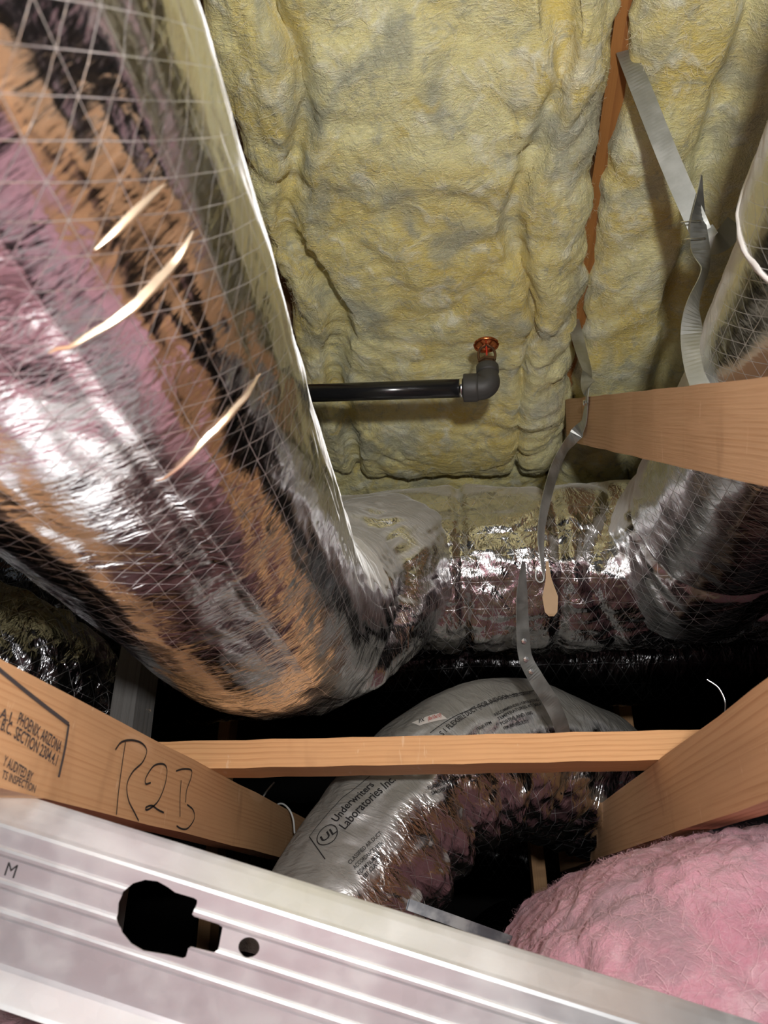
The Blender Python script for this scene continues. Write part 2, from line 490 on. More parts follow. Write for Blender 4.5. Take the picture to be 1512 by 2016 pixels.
M['poly'] = plain('unlit_floor', (.006, .006, .007), .16, 0, .3, 12)  # floor colour carries the darkness of the gaps
M['dark_wall'] = plain('unlit_wall', (.010, .009, .009), .95)  # wall colour carries the darkness of the unlit attic
M['cable'] = plain('white_cable', (.62, .62, .6), .4)
M['blackcable'] = plain('black_cable', (.015, .015, .016), .35)
M['fold'] = plain('fold_wood_reflection', (.74, .58, .42), .32, .9)  # tan of the mirrored wood put into the film colour
M['frayed'] = plain('frayed_edge', (.72, .70, .67), .8)
M['tail_reflection'] = plain('tail_wood_reflection', (.40, .26, .14), .6)  # matte tan painted for wood mirrored in the metal strap end

# ------------------------------------------------------------------ the shell
def roof_z(y): return 1.05 - .105 * (y - .55)       # lower face of the batts
def roof_in(y): return roof_z(y) + .15              # underside of the deck
def box_obj(name, x0, x1, y0, y1, z0, z1, mat, parent=None):
    bm = bmesh.new()
    bmesh.ops.create_cube(bm, size=1)
    for v in bm.verts:
        v.co = Vector(((x0 + x1) / 2 + v.co.x * (x1 - x0), (y0 + y1) / 2 + v.co.y * (y1 - y0), (z0 + z1) / 2 + v.co.z * (z1 - z0)))
    return bm_obj(name, bm, mat, parent)
fl = box_obj('floor', -2.6, 2.6, -1.6, 4.6, -.36, -.34, M['poly']); tag(fl, 'floor of the attic, made glossy black to keep the gaps dark', None, None, 'structure')
wb = box_obj('wall_back', -2.6, 2.6, 4.6, 4.64, -.36, 1.4, M['dark_wall']); tag(wb, 'wall at the far end of the attic, blackened for unlit depth', None, None, 'structure')
wl = box_obj('wall_left', -2.64, -2.6, -1.6, 4.6, -.36, 1.5, M['dark_wall']); tag(wl, 'wall on the left of the attic, blackened for unlit depth', None, None, 'structure')
wr = box_obj('wall_right', 2.6, 2.64, -1.6, 4.6, -.36, 1.5, M['dark_wall']); tag(wr, 'wall on the right of the attic, blackened for unlit depth', None, None, 'structure')
bm = bmesh.new()
vv = [bm.verts.new((x, y, roof_in(y) + dz)) for dz in (0, .02) for x, y in ((-2.6, -1.6), (2.6, -1.6), (2.6, 4.6), (-2.6, 4.6))]
bm.faces.new(vv[:4]); bm.faces.new(vv[4:])
for k in range(4): bm.faces.new((vv[k], vv[(k + 1) % 4], vv[4 + (k + 1) % 4], vv[4 + k]))
ce = bm_obj('ceiling', bm, M['deck']); tag(ce, 'sloping roof deck above the yellow batts', None, None, 'structure')

# ------------------------------------------------------------------ trusses
XL, XR, TW = -.35, .26, .038            # visible faces of the two trusses, lumber thickness
ZC0, ZC1 = .078, .167                   # bottom chord
def rafter(parent, x):
    rz = lambda y: roof_z(y) + .035 + .045
    return beam('top_chord', Vector((x, -1.2, rz(-1.2))), Vector((x, 3.6, rz(3.6))), TW, .089, M['wood_rafter'], parent, seed=x)
tl = thing('roof_truss', 'wooden truss on the left whose bottom chord carries stamps and a handwritten mark', 'truss')
chl = beam('bottom_chord', Vector((XL - TW / 2, -.6, (ZC0 + ZC1) / 2)), Vector((XL - TW / 2, 2.1, (ZC0 + ZC1) / 2)), TW, .089, M['wood_chord'], tl)
rafter(tl, XL - TW / 2)
tr = thing('roof_truss', 'wooden truss on the right with a slanting web above the foil trunk', 'truss')
chr_ = beam('bottom_chord', Vector((XR + TW / 2, -.3, (ZC0 + ZC1) / 2)), Vector((XR + TW / 2, 2.3, (ZC0 + ZC1) / 2)), TW, .089, M['wood_chord_r'], tr)
rafter(tr, XR + TW / 2)
w0 = (PX(1512, 742, XR) + PX(1512, 970, XR)) / 2
a0 = PX(1512, 742, XR); a1 = PX(1160, 781, XR); dirw = (a1 - a0).normalized()
upw = Vector((0, -dirw.z, dirw.y))
wc = a0 - upw * .0445 + Vector((TW / 2, 0, 0))
beam('web', wc - dirw * .35, wc + dirw * 1.0, TW, .089, M['wood_web'], tr, up=upw)

br = PZ(800, 1449, ZC1 + .038)
Yb = br.y
brace = beam('wood_brace', Vector((XL - .14, Yb + .045 + .006, ZC1 + .019)), Vector((XR + .16, Yb + .045 - .006, ZC1 + .019)), .089, .038, M['wood_brace'])
tag(brace, 'orange lumber brace lying level across both truss bottom chords', 'brace')

# lettering on the left chord: face lies in the plane X = XL
def chord_marks(name, V, Fc, mat, par, o_px, X=XL + .0006):
    """2d marks (x = away along the chord, y = up) set from a spot on the face"""
    o = PX(o_px[0], o_px[1], XL)
    vv = [Vector((X, o.y + x, o.z + y)) for x, y, *_ in V]
    return mesh_obj(name, vv, Fc, mat, par, False)
def face2d(px, py):
    p = PX(px, py, XL); return (p.y, p.z)
def face_strokes(name, lines, w, mat, par):
    L2 = [smooth2d([face2d(*p) for p in ln]) if len(ln) > 2 else [face2d(*p) for p in ln] for ln in lines]
    V, Fc = strokes(L2, w)
    return mesh_obj(name, [Vector((XL + .0017, x, y)) for x, y, _ in V], Fc, mat, par, False)
r2b = [[(224, 1476), (236, 1461), (256, 1457), (276, 1463), (286, 1478), (278, 1500), (258, 1520), (247, 1545), (250, 1575), (262, 1600), (270, 1616)],
       [(244, 1461), (238, 1500), (230, 1560), (226, 1604)],
       [(294, 1541), (284, 1543), (285, 1530), (300, 1508), (318, 1504), (326, 1515), (322, 1545), (308, 1578), (288, 1594), (284, 1590), (296, 1586), (308, 1594), (320, 1600)],
       [(354, 1536), (352, 1570), (352, 1608)],
       [(344, 1518), (358, 1514), (374, 1516), (374, 1530), (365, 1556), (363, 1580)],
       [(366, 1584), (378, 1595), (380, 1612), (368, 1630), (356, 1632), (345, 1626)]]
face_strokes('handwritten_mark', r2b, .0021, M['ink'], chl)['label'] = 'black marker writing R2B'
face_strokes('stamp_border', [[(-40, 1290), (60, 1371), (132, 1426)], [(132, 1426), (124, 1475), (112, 1530)]], .0035, M['stampink'], chl)
def face_text(s, px0, px1, h, mat, name):
    """line of stamped text between two spots"""
    a = Vector(face2d(*px0)); b = Vector(face2d(*px1))
    V, Fc = text_verts(s, 1.0)
    xs = [v[0] for v in V]; w = max(xs) - min(xs); mx = min(xs)
    d = b - a; nrm = Vector((-d.y, d.x)).normalized()
    pts = [a + d * ((v[0] - mx) / w) + nrm * (v[1] * h) for v in V]
    return mesh_obj(name, [Vector((XL + .0018, p[0], p[1])) for p in pts], Fc, mat, chl, False)
face_text('PHOENIX, ARIZONA', (29, 1424), (114, 1482), .0135, M['stampink'], 'stamp_lettering')
face_text('SECTION 2304.4.1', (22, 1452), (106, 1508), .0135, M['stampink'], 'stamp_lettering')
face_text('B.C.', (-4, 1436), (17, 1448), .0125, M['stampink'], 'stamp_lettering')
face_text('A.I.', (-6, 1412), (20, 1424), .011, M['stampink'], 'stamp_lettering')
face_text('Y AUDITED BY', (0, 1506), (57, 1540), .011, M['stampink'], 'stamp_lettering')
face_text('TS INSPECTION', (-2, 1531), (64, 1561), .0085, M['stampink'], 'stamp_lettering')

# ------------------------------------------------------------------ fibre batts
LAST = {}
def fibres(parent, cnt, mat, seed, keep=None, ln=(.008, .024), wd=.00035, lift=.0035):
    """loose glass fibres lying on the surface of the batt built last"""
    rg = np.random.RandomState(seed); Q, N = LAST['Q'], LAST['n']
    nv, nu = Q.shape[:2]
    j = rg.randint(2, nv - 2, cnt * 3); i = rg.randint(2, nu - 2, cnt * 3)
    p = Q[j, i]; n = N[j, i]
    if keep is not None:
        k = keep(p); p, n = p[k], n[k]
    p, n = p[:cnt], n[:cnt]; c = len(p)
    p = p + rg.normal(size=(c, 3)) * .002
    t = rg.normal(size=(c, 3)) + 1.6 * np.stack([pn(p[:, 0] * 9, p[:, 1] * 9, p[:, 2] * 9), pn(p[:, 0] * 9 + 5, p[:, 1] * 9, p[:, 2] * 9), 0 * p[:, 0]], 1)
    t -= n * (t * n).sum(1)[:, None]; t /= np.linalg.norm(t, axis=1)[:, None]
    b = np.cross(n, t); L = rg.uniform(*ln, size=c)[:, None]; bend = rg.normal(size=(c, 1)) * .35
    hh = rg.uniform(.0, lift, size=(c, 1))
    rows = []
    for q, up in ((-.5, -.0008), (-.17, 1), (.17, 1), (.5, -.0004)):
        cen = p + t * (q * L) + b * (bend * L * (q * q * 4 - .4) * .5) + n * (hh * up if up == 1 else up)
        w = wd * (.4 if abs(q) == .5 else 1)
        rows += [cen - b * w / 2, cen + b * w / 2]
    V = np.stack(rows, 1).reshape(-1, 3)
    F4 = [(8 * k + a, 8 * k + a + 1, 8 * k + a + 3, 8 * k + a + 2) for k in range(c) for a in (0, 2, 4)]
    o = mesh_obj('loose_fibres', V, F4, mat, parent, True); o['kind'] = 'stuff'
    return o
def wool_body(name, P3, nrm_sign, mat, amp, seed, sc=1.0, wrap=False):
    """P3: (nv, nu, 3) base surface; pushes it along its normals into soft lumps with creases"""
    du = np.gradient(P3, axis=1); dv = np.gradient(P3, axis=0)
    n = np.cross(du, dv); n /= np.linalg.norm(n, axis=2)[..., None] + 1e-9; n *= nrm_sign
    x, y, z = P3[..., 0] + seed * 3.1, P3[..., 1] - seed * 1.7, P3[..., 2]
    wx = .10 * fbm(x * 3 * sc, y * 3 * sc, z * 3 + 5, 3); wy = .10 * fbm(x * 3 * sc + 9, y * 3 * sc, z * 3, 3)
    X, Y = x + wx, y + wy
    lump = np.abs(pn(X * 5 * sc, Y * 7 * sc, z * 5)) * 1.0
    lump2 = np.abs(pn(X * 11 * sc + 4, Y * 15 * sc, z * 11)) * .5
    wx2 = .03 * fbm(x * 14 * sc, y * 14 * sc, z * 14 + 3, 2)
    lump3 = np.abs(pn((X + wx2) * 20 * sc, (Y - wx2) * 30 * sc + 7, z * 20)) * .34 + np.abs(pn((X - wx2) * 44 * sc, (Y + wx2) * 58 * sc + 7, z * 44)) * .14
    fine = .07 * fbm(x * 70 * sc, y * 70 * sc, z * 70, 3)
    big = .9 * fbm(x * 2.2 * sc, y * 2.2 * sc, z * 2, 2)
    d = amp * (np.minimum(lump, .45) * 1.3 + lump2 + lump3 + fine + big - .6)
    Q = P3 + n * d[..., None]
    nv, nu = Q.shape[:2]
    LAST['Q'], LAST['n'] = Q, n
    return mesh_obj(name, Q.reshape(-1, 3), grid_faces(nu, nv), mat)
def roof_batt(name, x0, x1, y0, y1, drop, seed, nu=230, nv=480, creases=(), sag=None, mat=None, amp=.02):
    t = np.linspace(0, 1, nu); s = np.linspace(0, 1, nv)
    # spend a share of the columns on the rounded flanks
    q = np.clip((t - .5) * 2, -1, 1)
    ang = q * np.pi / 2
    ex = .22
    cx = np.sign(np.sin(ang)) * np.abs(np.sin(ang))**.55
    cz = np.abs(np.cos(ang))**ex
    qy = (s - .5) * 2; angy = qy * np.pi / 2
    cy = np.sign(qy) * np.abs(np.sin(angy))**.8
    czy = np.abs(np.cos(angy))**.10
    Xm = (x0 + x1) / 2 + cx[None, :] * (x1 - x0) / 2 * np.ones((nv, 1))
    Ym = (y0 + y1) / 2 + cy[:, None] * (y1 - y0) / 2 * np.ones((1, nu))
    D = cz[None, :] * czy[:, None]
    dr = drop * np.ones_like(Xm)
    for cxr, w, dep, wob in creases:
        cc = cxr + wob * pn(Ym * 4 + seed, 0 * Ym + cxr, 0 * Ym)
        dr = dr - dep * np.exp(-((Xm - cc) / w)**2)
    if sag is not None: dr = dr + sag(Xm, Ym)
    edge = .012 * fbm(Ym * 9, Xm * 0 + seed, Xm * 0, 3)
    Xm = Xm + edge * np.abs(cx)[None, :]**6
    Z = roof_in(Ym) - .002 - D * dr
    o = wool_body(name, np.stack([Xm, Ym, Z], -1), -1, mat or M['yellow'], amp, seed)
    return o
b1 = roof_batt('insulation_batt', XL + .045, XR + .010, -.55, 1.56, .165, 1, creases=((XL + .135, .018, .040, .06), (XR - .10, .014, .034, .05)),
               sag=lambda X, Y: .020 * np.exp(-((X - XR + .06) / .06)**2) + .03 * sstep(1.25, 1.5, Y))
fibres(b1, 14000, M['yfib'], 1, lambda p: p[:, 1] > -.05)
tag(b1, 'yellow fibreglass batt filling the middle rafter bay behind the black pipe', 'insulation', 'yellow roof batts')
b2 = roof_batt('insulation_batt', XL + .012, XR + .0, 1.58, 2.9, .16, 2, nv=160, mat=M['yellow'])
tag(b2, 'yellow fibreglass batt at the far low end, just above the foil trunk', 'insulation', 'yellow roof batts')
b3 = roof_batt('insulation_batt', XR + .014, XR + .61, -.5, 1.9, .175, 3, nu=150, nv=300, creases=((XR + .16, .016, .03, .08), (XR + .30, .02, .04, .07)))
fibres(b3, 8000, M['yfib'], 2, lambda p: (p[:, 1] > 0) & (p[:, 0] < .7))
tag(b3, 'yellow fibreglass batt in the right bay behind the slanting metal strap', 'insulation', 'yellow roof batts')
b4 = roof_batt('insulation_batt', XL - .61, XL - TW - .02, -.5, 2.3, .15, 4, nu=80, nv=200)
tag(b4, 'yellow fibreglass batt left of the dark rafter, above the large foil duct', 'insulation', 'yellow roof batts')

def mound(name, cx, cy, rx, ry, z0, h, seed, mat, n=170, pw=2.6, amp=.02, tilt=(0, 0)):
    t = np.linspace(-1, 1, n)
    U, V = np.meshgrid(t, t)
    # square grid squashed to a rounded outline
    X = cx + rx * U * np.sqrt(1 - V * V * .22); Y = cy + ry * V * np.sqrt(1 - U * U * .22)
    D = np.clip(1 - np.abs(U)**pw, 0, 1)**.5 * np.clip(1 - np.abs(V)**pw, 0, 1)**.5
    Z = z0 + h * D + (X - cx) * tilt[0] + (Y - cy) * tilt[1]
    return wool_body(name, np.stack([X, Y, Z], -1), 1, mat, amp, seed, 1.2)
p1 = mound('insulation_batt', .585, 1.12, .60, .43, -.335, .402, 11, M['pink'], n=260, amp=.022, pw=6)
fibres(p1, 24000, M['pfib'], 3, lambda p: (p[:, 1] < 1.35) & (p[:, 2] > -.2), (.008, .026), .0003, .005)
tag(p1, 'fluffy pink insulation heaped under the right truss chord', 'insulation', 'pink insulation')
p2 = mound('insulation_batt', -.34, .16, .46, .40, -.335, .15, 12, M['pink'], n=170, tilt=(-.06, 0))
tag(p2, 'pink insulation on the near side of the steel stud, at the very bottom', 'insulation', 'pink insulation')

p3 = mound('insulation_batt', -.46, .95, .52, .33, -.335, .255, 13, M['pink'], n=150)
tag(p3, 'pink insulation lying under the stamped left chord beyond the stud', 'insulation', 'pink insulation')

# ------------------------------------------------------------------ foil ducts
def wr(amp, fl, fa, seed):           # wrinkles running round the duct
    def f(A, L, pos):
        return amp * (np.abs(pn(L * fl + .8 * pn(np.cos(A) * 2, np.sin(A) * 2, L * 4 + seed), np.cos(A) * fa + seed, np.sin(A) * fa)) - .25)
    return f
# large duct, upper left
def d_near(A, L, pos):
    y = pos[..., 1]
    bend = np.exp(-((y - 1.17) / .15)**2)
    w1 = .010 * (np.abs(pn(L * 26 + 1.2 * pn(np.cos(A) * 2, np.sin(A) * 2, L * 3), np.cos(A) * 2.2, np.sin(A) * 2.2)) - .2) * bend
    w2 = .005 * fbm(np.cos(A) * 1.3, np.sin(A) * 1.3, L * 3, 3)
    w3 = .0022 * pn(np.cos(A) * 4, np.sin(A) * 4, L * 14)
    w4 = .0012 * np.abs(pn(np.cos(A) * 9, np.sin(A) * 9, L * 16)) * 2
    seam = .0028 * sstep(0, .012, (A - R_(303)) )* (1 - sstep(.5, 1.1, A - R_(303)))
    pinch = -.030 * np.exp(-((y - 1.135) / .03)**2) * sstep(.1, .8, np.cos(A - R_(20)))
    return w1 + w2 + w3 + w4 + seam + pinch
NEAR = Tube([(-.30, -.8, .40), (-.288, -.3, .392), (-.280, .3, .385), (-.276, .75, .380), (-.270, .98, .380), (-.235, 1.13, .42), (-.170, 1.25, .51), (-.13, 1.34, .585), (-.115, 1.42, .60)],
            [.163, .162, .16, .16, .16, .158, .155, .15, .15], m=420, n=200, disp=d_near)
near = thing('flexible_duct', 'large foil flexible duct running from the upper left corner onto the brace', 'duct')
JE = int(np.argmax(NEAR.c[:, 1] > 1.135))
NEAR.build('jacket', M['foil_near'], near, 0, JE + 1)
NEAR.build('elbow_jacket', M['foil_elbow'], near, JE)
# lifted creases of the film
def crease(name, T, pts, h, w, mat, parent):
    """a fold of film standing up from the surface along a line of spots"""
    V = []; Fc = []; n = len(pts)
    al = [T.find(*p) for p in pts]
    m = 26
    ks = np.linspace(0, n - 1, m)
    A = np.interp(ks, range(n), [a for a, _ in al]); L = np.interp(ks, range(n), [l for _, l in al])
    for i in range(m):
        f = math.sin(math.pi * (i + .5) / m)**.7
        da, dl = (A[min(i + 1, m - 1)] - A[max(i - 1, 0)]) * T.rm, L[min(i + 1, m - 1)] - L[max(i - 1, 0)]
        q = math.hypot(da, dl) or 1; na, nl = -dl / q, da / q
        jit = 0
        for k, (o, hh) in enumerate(((-1, -.0015), (-.3, .6), (.1, 1), (.35, .55), (1, -.0015))):
            V.append(T.pt(A[i] + na * (o * w * f + jit) / T.rm, L[i] + nl * (o * w * f + jit), hh * h * f if hh > 0 else hh))
    for i in range(m - 1):
        for k in range(4):
            a = i * 5 + k; Fc.append((a, a + 1, a + 6, a + 5))
    return mesh_obj(name, V, Fc, mat, parent, True)
crease('film_crease', NEAR, [(378, 452), (340, 520), (290, 580), (200, 645), (95, 695)], 0.0045, .0042, M['fold'], near)
crease('film_crease', NEAR, [(508, 738), (460, 800), (400, 865), (310, 945)], 0.004, .0042, M['fold'], near)
crease('film_crease', NEAR, [(320, 370), (260, 430), (190, 500)], .003, .004, M['fold'], near)

# trunk
def d_trunk(A, L, pos):
    x = pos[..., 0]
    w = .012 * fbm(x * 4, np.cos(A) * 1.5, np.sin(A) * 1.5, 3)
    v = -.012 * (np.exp(-((x - .20) / .012)**2) + np.exp(-((x - .02) / .010)**2) + .8 * np.exp(-((x - .28 - .03 * np.sin(A * 3)) / .014)**2))
    c = .008 * (np.abs(pn(x * 20 + 3, np.cos(A) * 7, np.sin(A) * 7)) - .2)
    c = c * sstep(-.1, .5, -np.sin(A) + .5)
    ang = .012 * np.exp(-((np.mod(A - R_(205) , 2 * np.pi)) / .10)**2)
    return w + v + c
TRUNK = Tube([(-1.5, 1.45, .59), (-.6, 1.43, .604), (.0, 1.424, .612), (.6, 1.424, .617), (1.6, 1.43, .625)], [.174, .174, .174, .174, .174], m=520, n=180, disp=d_trunk)
trunk = thing('trunk_duct', 'wide foil wrapped trunk duct running across the back under the batts', 'duct')
TRUNK.build('jacket', M['foil_trunk'], trunk)
def tape_ring(name, T, l, w, off, mat, parent):
    V = []; n = 90
    for j, (dl, o) in enumerate(((-w / 2, off * .3), (-w / 2 + .002, off), (w / 2 - .002, off), (w / 2, off * .3))):
        for i in range(n):
            a = 2 * math.pi * i / n
            V.append(T.pt(a, l + dl + .002 * math.sin(a * 5), o))
    return mesh_obj(name, V, grid_faces(n, 4, True), mat, parent)
# duct on the right
def d_right(A, L, pos):
    y = pos[..., 1]
    base = np.exp(-((y - 1.20) / .10)**2)
    w1 = .007 * (np.abs(pn(L * 24 + pn(np.cos(A) * 2, np.sin(A) * 2, L * 3), np.cos(A) * 2, np.sin(A) * 2 + 7)) - .2) * (.3 + base)
    w2 = .006 * fbm(np.cos(A) * 1.3 + 4, np.sin(A) * 1.3, L * 3, 3)
    slv = .014 * (1 - sstep(.0, .006, y - .55 - .018 * np.sin(A * 2 + 1)))
    flare = .012 * sstep(1.17, 1.27, y)
    groove = -.012 * np.exp(-((y - 1.155 - .01 * np.sin(A * 2)) / .010)**2)
    return w1 + w2 + slv + flare + groove
RIGHT = Tube([(.485, -.5, .63), (.48, .2, .61), (.475, .7, .595), (.47, 1.0, .585), (.462, 1.2, .585), (.46, 1.36, .595)], [.155, .155, .155, .155, .155, .155], m=360, n=160, disp=d_right)
right = thing('flexible_duct', 'dusty foil duct at the right passing behind the slanting web into the trunk', 'duct')
RIGHT.build('jacket', M['foil_right'], right)

# frayed edge of the outer sleeve
V = []; n_ = 160
lz = np.interp(.55, RIGHT.c[:, 1], RIGHT.l)
for dl, of in ((-.004, .0), (-.002, .0022), (.003, .0020), (.005, -.012)):
    for i in range(n_):
        a = 2 * math.pi * i / n_
        l = lz + .018 * math.sin(a * 2 + 1) - .002 + dl * (1 + .5 * math.sin(a * 31) * math.sin(a * 7))
        V.append(RIGHT.pt(a, l, of))
mesh_obj('sleeve_edge', V, grid_faces(n_, 4, True), M['frayed'], right)
# printed duct in the middle
def d_print(A, L, pos):
    low = sstep(.2, -.7, np.sin(A)) if False else (1 - sstep(-.6, .35, np.sin(A)))
    seg = np.abs(np.sin(L * math.pi / .085 + .5 * np.sin(A)))
    pl = .022 * (seg - .6) * low
    w1 = .013 * (np.abs(pn(L * 22 + 1.3 * pn(np.cos(A) * 2, np.sin(A) * 2, L * 4 + 3), np.cos(A) * 1.8 + 3, np.sin(A) * 1.8)) - .2) * (.25 + .75 * low)
    w2 = .010 * fbm(np.cos(A) * 1.2 + 1, np.sin(A) * 1.2, L * 4, 3)
    w3 = .006 * np.abs(pn(L * 40, np.cos(A) * 6, np.sin(A) * 6)) * low
    return pl + w1 + w2 + w3
pp = [P(610, 1960, 1.05), P(655, 1850, 1.10), P(712, 1735, 1.17), P(792, 1608, 1.26), P(880, 1518, 1.34), P(985, 1484, 1.42), P(1105, 1508, 1.54), P(1220, 1580, 1.70), P(1300, 1680, 1.85)]
PRINT = Tube(pp, [.128, .128, .130, .138, .145, .146, .142, .135, .13], m=420, n=180, disp=d_print)
prt = thing('flexible_duct', 'grey printed flexible duct arching under the brace toward the steel stud', 'duct')
PRINT.build('jacket', M['foil_print'], prt)
def tube_text(T, s, a_px, b_px, h, mat, name, par):
    (a0, l0), (a1, l1) = T.find(*a_px), T.find(*b_px)
    V, Fc = text_verts(s, 1.0)
    xs = [v[0] for v in V]; mn, w = min(xs), max(xs) - min(xs)
    dl, da = l1 - l0, (a1 - a0) * T.rm
    q = math.hypot(dl, da); ex, ey = dl / q, da / q
    out = []
    for v in V:
        t = (v[0] - mn) / w; y = v[1] * h
        # upwards across the line of text = towards growing angle on the near side
        out.append(T.pt(a0 + (a1 - a0) * t + y * SGN * ex / T.rm, l0 + dl * t - y * SGN * ey, .0022))
    return mesh_obj(name, out, Fc, mat, par, False)
def tube_line(T, spots, w, mat, name, par):
    al = [T.find(*p) for p in spots]; pts = []
    for (a0, l0), (a1, l1) in zip(al[:-1], al[1:]):
        for k in range(24): pts.append((l0 + (l1 - l0) * k / 24, (a0 + (a1 - a0) * k / 24) * T.rm))
    pts.append((al[-1][1], al[-1][0] * T.rm))
    V, Fc = strokes([pts], w)
    return mesh_obj(name, [T.pt(y / T.rm, x, .0020) for x, y, _ in V], Fc, mat, par, False)
ca, cl = PRINT.find(800, 1600); ua, ul_ = PRINT.find(790, 1585)
SGN = 1 if ua > ca else -1
tt = lambda s, a, b, h: tube_text(PRINT, s, a, b, h, M['ink'], 'printed_lettering', prt)
tl_ = lambda sp, w=.0014: tube_line(PRINT, sp, w, M['ink'], 'printed_rule', prt)
tt('Underwriters', (664, 1620), (738, 1549), .020)
tt('Laboratories Inc.', (678, 1636), (778, 1536), .020)
tl_([(612, 1650), (728, 1530)]); tl_([(612, 1650), (640, 1690)])
# ring mark with two letters
ra, rl = PRINT.find(646, 1647)
ringp = [(rl + .0165 * math.cos(t), ra * PRINT.rm + .0165 * math.sin(t)) for t in np.linspace(0, 2 * math.pi, 40)]
V, Fc = strokes([ringp], .0016)
mesh_obj('printed_ring', [PRINT.pt(y / PRINT.rm, x, .0021) for x, y, _ in V], Fc, M['ink'], prt, False)
tt('UL', (637, 1661), (664, 1638), .018)
tl_([(846, 1446), (960, 1388), (1058, 1360)])
tt('S 1 FLEXIBLE DUCT (FOR INDOOR USE ONLY)', (872, 1447), (1052, 1367), .0135)
for k, (s, a, b) in enumerate((('RECOMMENDED OPERATING', (975, 1410), (1060, 1380)), ('TEMPERATURES AT 200 F', (980, 1420), (1066, 1389)), ('POSITIVE AND 1000', (988, 1430), (1050, 1408)), ('FPM AIR VELOCITY', (992, 1440), (1040, 1424)), ('5000 FPM', (942, 1440), (968, 1428)))):
    tt(s, a, b, .0085)
for s, a, b in (('CLASSIFIED AIR DUCT', (690, 1705), (752, 1640)), ('ACCORDANCE WITH', (700, 1714), (752, 1662)), ('FORM NUMBER', (708, 1722), (748, 1682)), ('181 CLASS 1', (716, 1732), (752, 1696))):
    tt(s, a, b, .0085)
for s, a, b in (('FLAME SPREAD', (846, 1556), (905, 1534)), ('SMOKE 50', (852, 1568), (890, 1552))):
    tt(s, a, b, .0085)
# paper sticker
la, ll = PRINT.find(850, 1418); lb, lm = PRINT.find(818, 1426); lc, ln_ = PRINT.find(874, 1410)
V = []; nn = 8
for j in range(4):
    for i in range(nn):
        l = lm + (ln_ - lm) * i / (nn - 1); a = lb + (lc - lb) * i / (nn - 1) + SGN * (j / 3 - .5) * .019 / PRINT.rm
        V.append(PRINT.pt(a, l, .0016))
stk = mesh_obj('sticker', V, grid_faces(nn, 4), M['label'], prt, True); stk['label'] = 'small white paper sticker'
tube_text(PRINT, 'PX', (824, 1426), (838, 1422), .013, M['ink'], 'sticker_lettering', stk)
tube_text(PRINT, '(8x10x10)', (842, 1421), (868, 1414), .012, M['red_ink'], 'sticker_lettering', stk)
for o in [c for c in stk.children]:
    for v in o.data.vertices: v.co = v.co * .9985

# dark ducts further back
DK = Tube([P(-420, 1150, 1.10), P(-150, 1245, 1.16), P(40, 1312, 1.22), P(140, 1372, 1.30), P(172, 1470, 1.38), P(170, 1640, 1.42)], [.115, .115, .112, .105, .10, .10], m=260, n=120,
          disp=lambda A, L, p: wr(.016, 24, 1.8, 5)(A, L, p) + .008 * fbm(np.cos(A), np.sin(A), L * 4, 3))
dk = thing('flexible_duct', 'shade-tinted crinkled duct at the left edge behind the stamped chord', 'duct')
DK.build('jacket', M['foil_shaded'], dk)
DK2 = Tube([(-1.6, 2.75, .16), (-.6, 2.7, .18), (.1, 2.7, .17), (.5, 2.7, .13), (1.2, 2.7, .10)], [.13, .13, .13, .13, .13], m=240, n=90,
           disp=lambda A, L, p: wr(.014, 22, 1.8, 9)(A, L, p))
dk2 = thing('flexible_duct', 'black duct added across the back below the trunk to keep it dark', 'duct')
DK2.build('jacket', M['foil_black'], dk2)  # background duct put in to fill the back with darkness
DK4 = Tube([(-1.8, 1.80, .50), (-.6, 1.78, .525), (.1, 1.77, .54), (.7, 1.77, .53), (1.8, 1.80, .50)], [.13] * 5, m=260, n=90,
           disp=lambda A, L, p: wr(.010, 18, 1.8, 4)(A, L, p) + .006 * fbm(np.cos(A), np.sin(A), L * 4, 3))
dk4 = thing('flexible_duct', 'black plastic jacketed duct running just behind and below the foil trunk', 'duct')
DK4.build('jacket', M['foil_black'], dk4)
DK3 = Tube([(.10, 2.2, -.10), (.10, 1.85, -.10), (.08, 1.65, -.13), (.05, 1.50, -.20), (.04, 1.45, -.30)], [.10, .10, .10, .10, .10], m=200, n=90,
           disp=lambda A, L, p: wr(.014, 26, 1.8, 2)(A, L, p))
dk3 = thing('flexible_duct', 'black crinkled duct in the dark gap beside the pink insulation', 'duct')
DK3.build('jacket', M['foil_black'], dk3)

# ------------------------------------------------------------------ posts and cables at the back
po = P(264, 1360, 1.18)
post = beam('wood_post', Vector((po.x + .006, po.y, -.338)), Vector((po.x, po.y, .80)), .041, .06, M['wood_old'], up=Vector((.1, 1, 0)))
tag(post, 'grey weathered post standing behind the big foil duct', 'post')
for px, Y, lab in ((1044, 2.45, 'thin wooden post in the dark gap right of the printed duct'), (1248, 2.45, 'wooden post in shadow below the right end of the trunk'), (438, 2.5, 'wooden post in shadow left of the big duct elbow')):
    q = PY(px, 1550, Y)
    tag(beam('wood_post', Vector((q.x, Y, -.338)), Vector((q.x, Y, .79)), .038, .089, M['wood_chord'], up=Vector((0, 1, 0))), lab, 'post')

# ------------------------------------------------------------------ sprinkler pipe
sp = thing('sprinkler_pipe', 'black sprinkler pipe with elbow and upright copper head below the yellow batt', 'pipe')
sA, sB = P(913, 764, 1.30), P(560, 776, 1.36)
ax = (sA - sB).normalized()
lathe('pipe', [(.0001, 0), (.0165, 0), (.0165, (sA - sB).length + .012), (.0001, (sA - sB).length + .012)], M['pipe'], sp, sB, ax, 40)
lathe('thread_end', [(.0150, -.007), (.0172, -.007), (.0172, .0), (.0150, 0)], M['bright'], sp, sA, ax, 40)
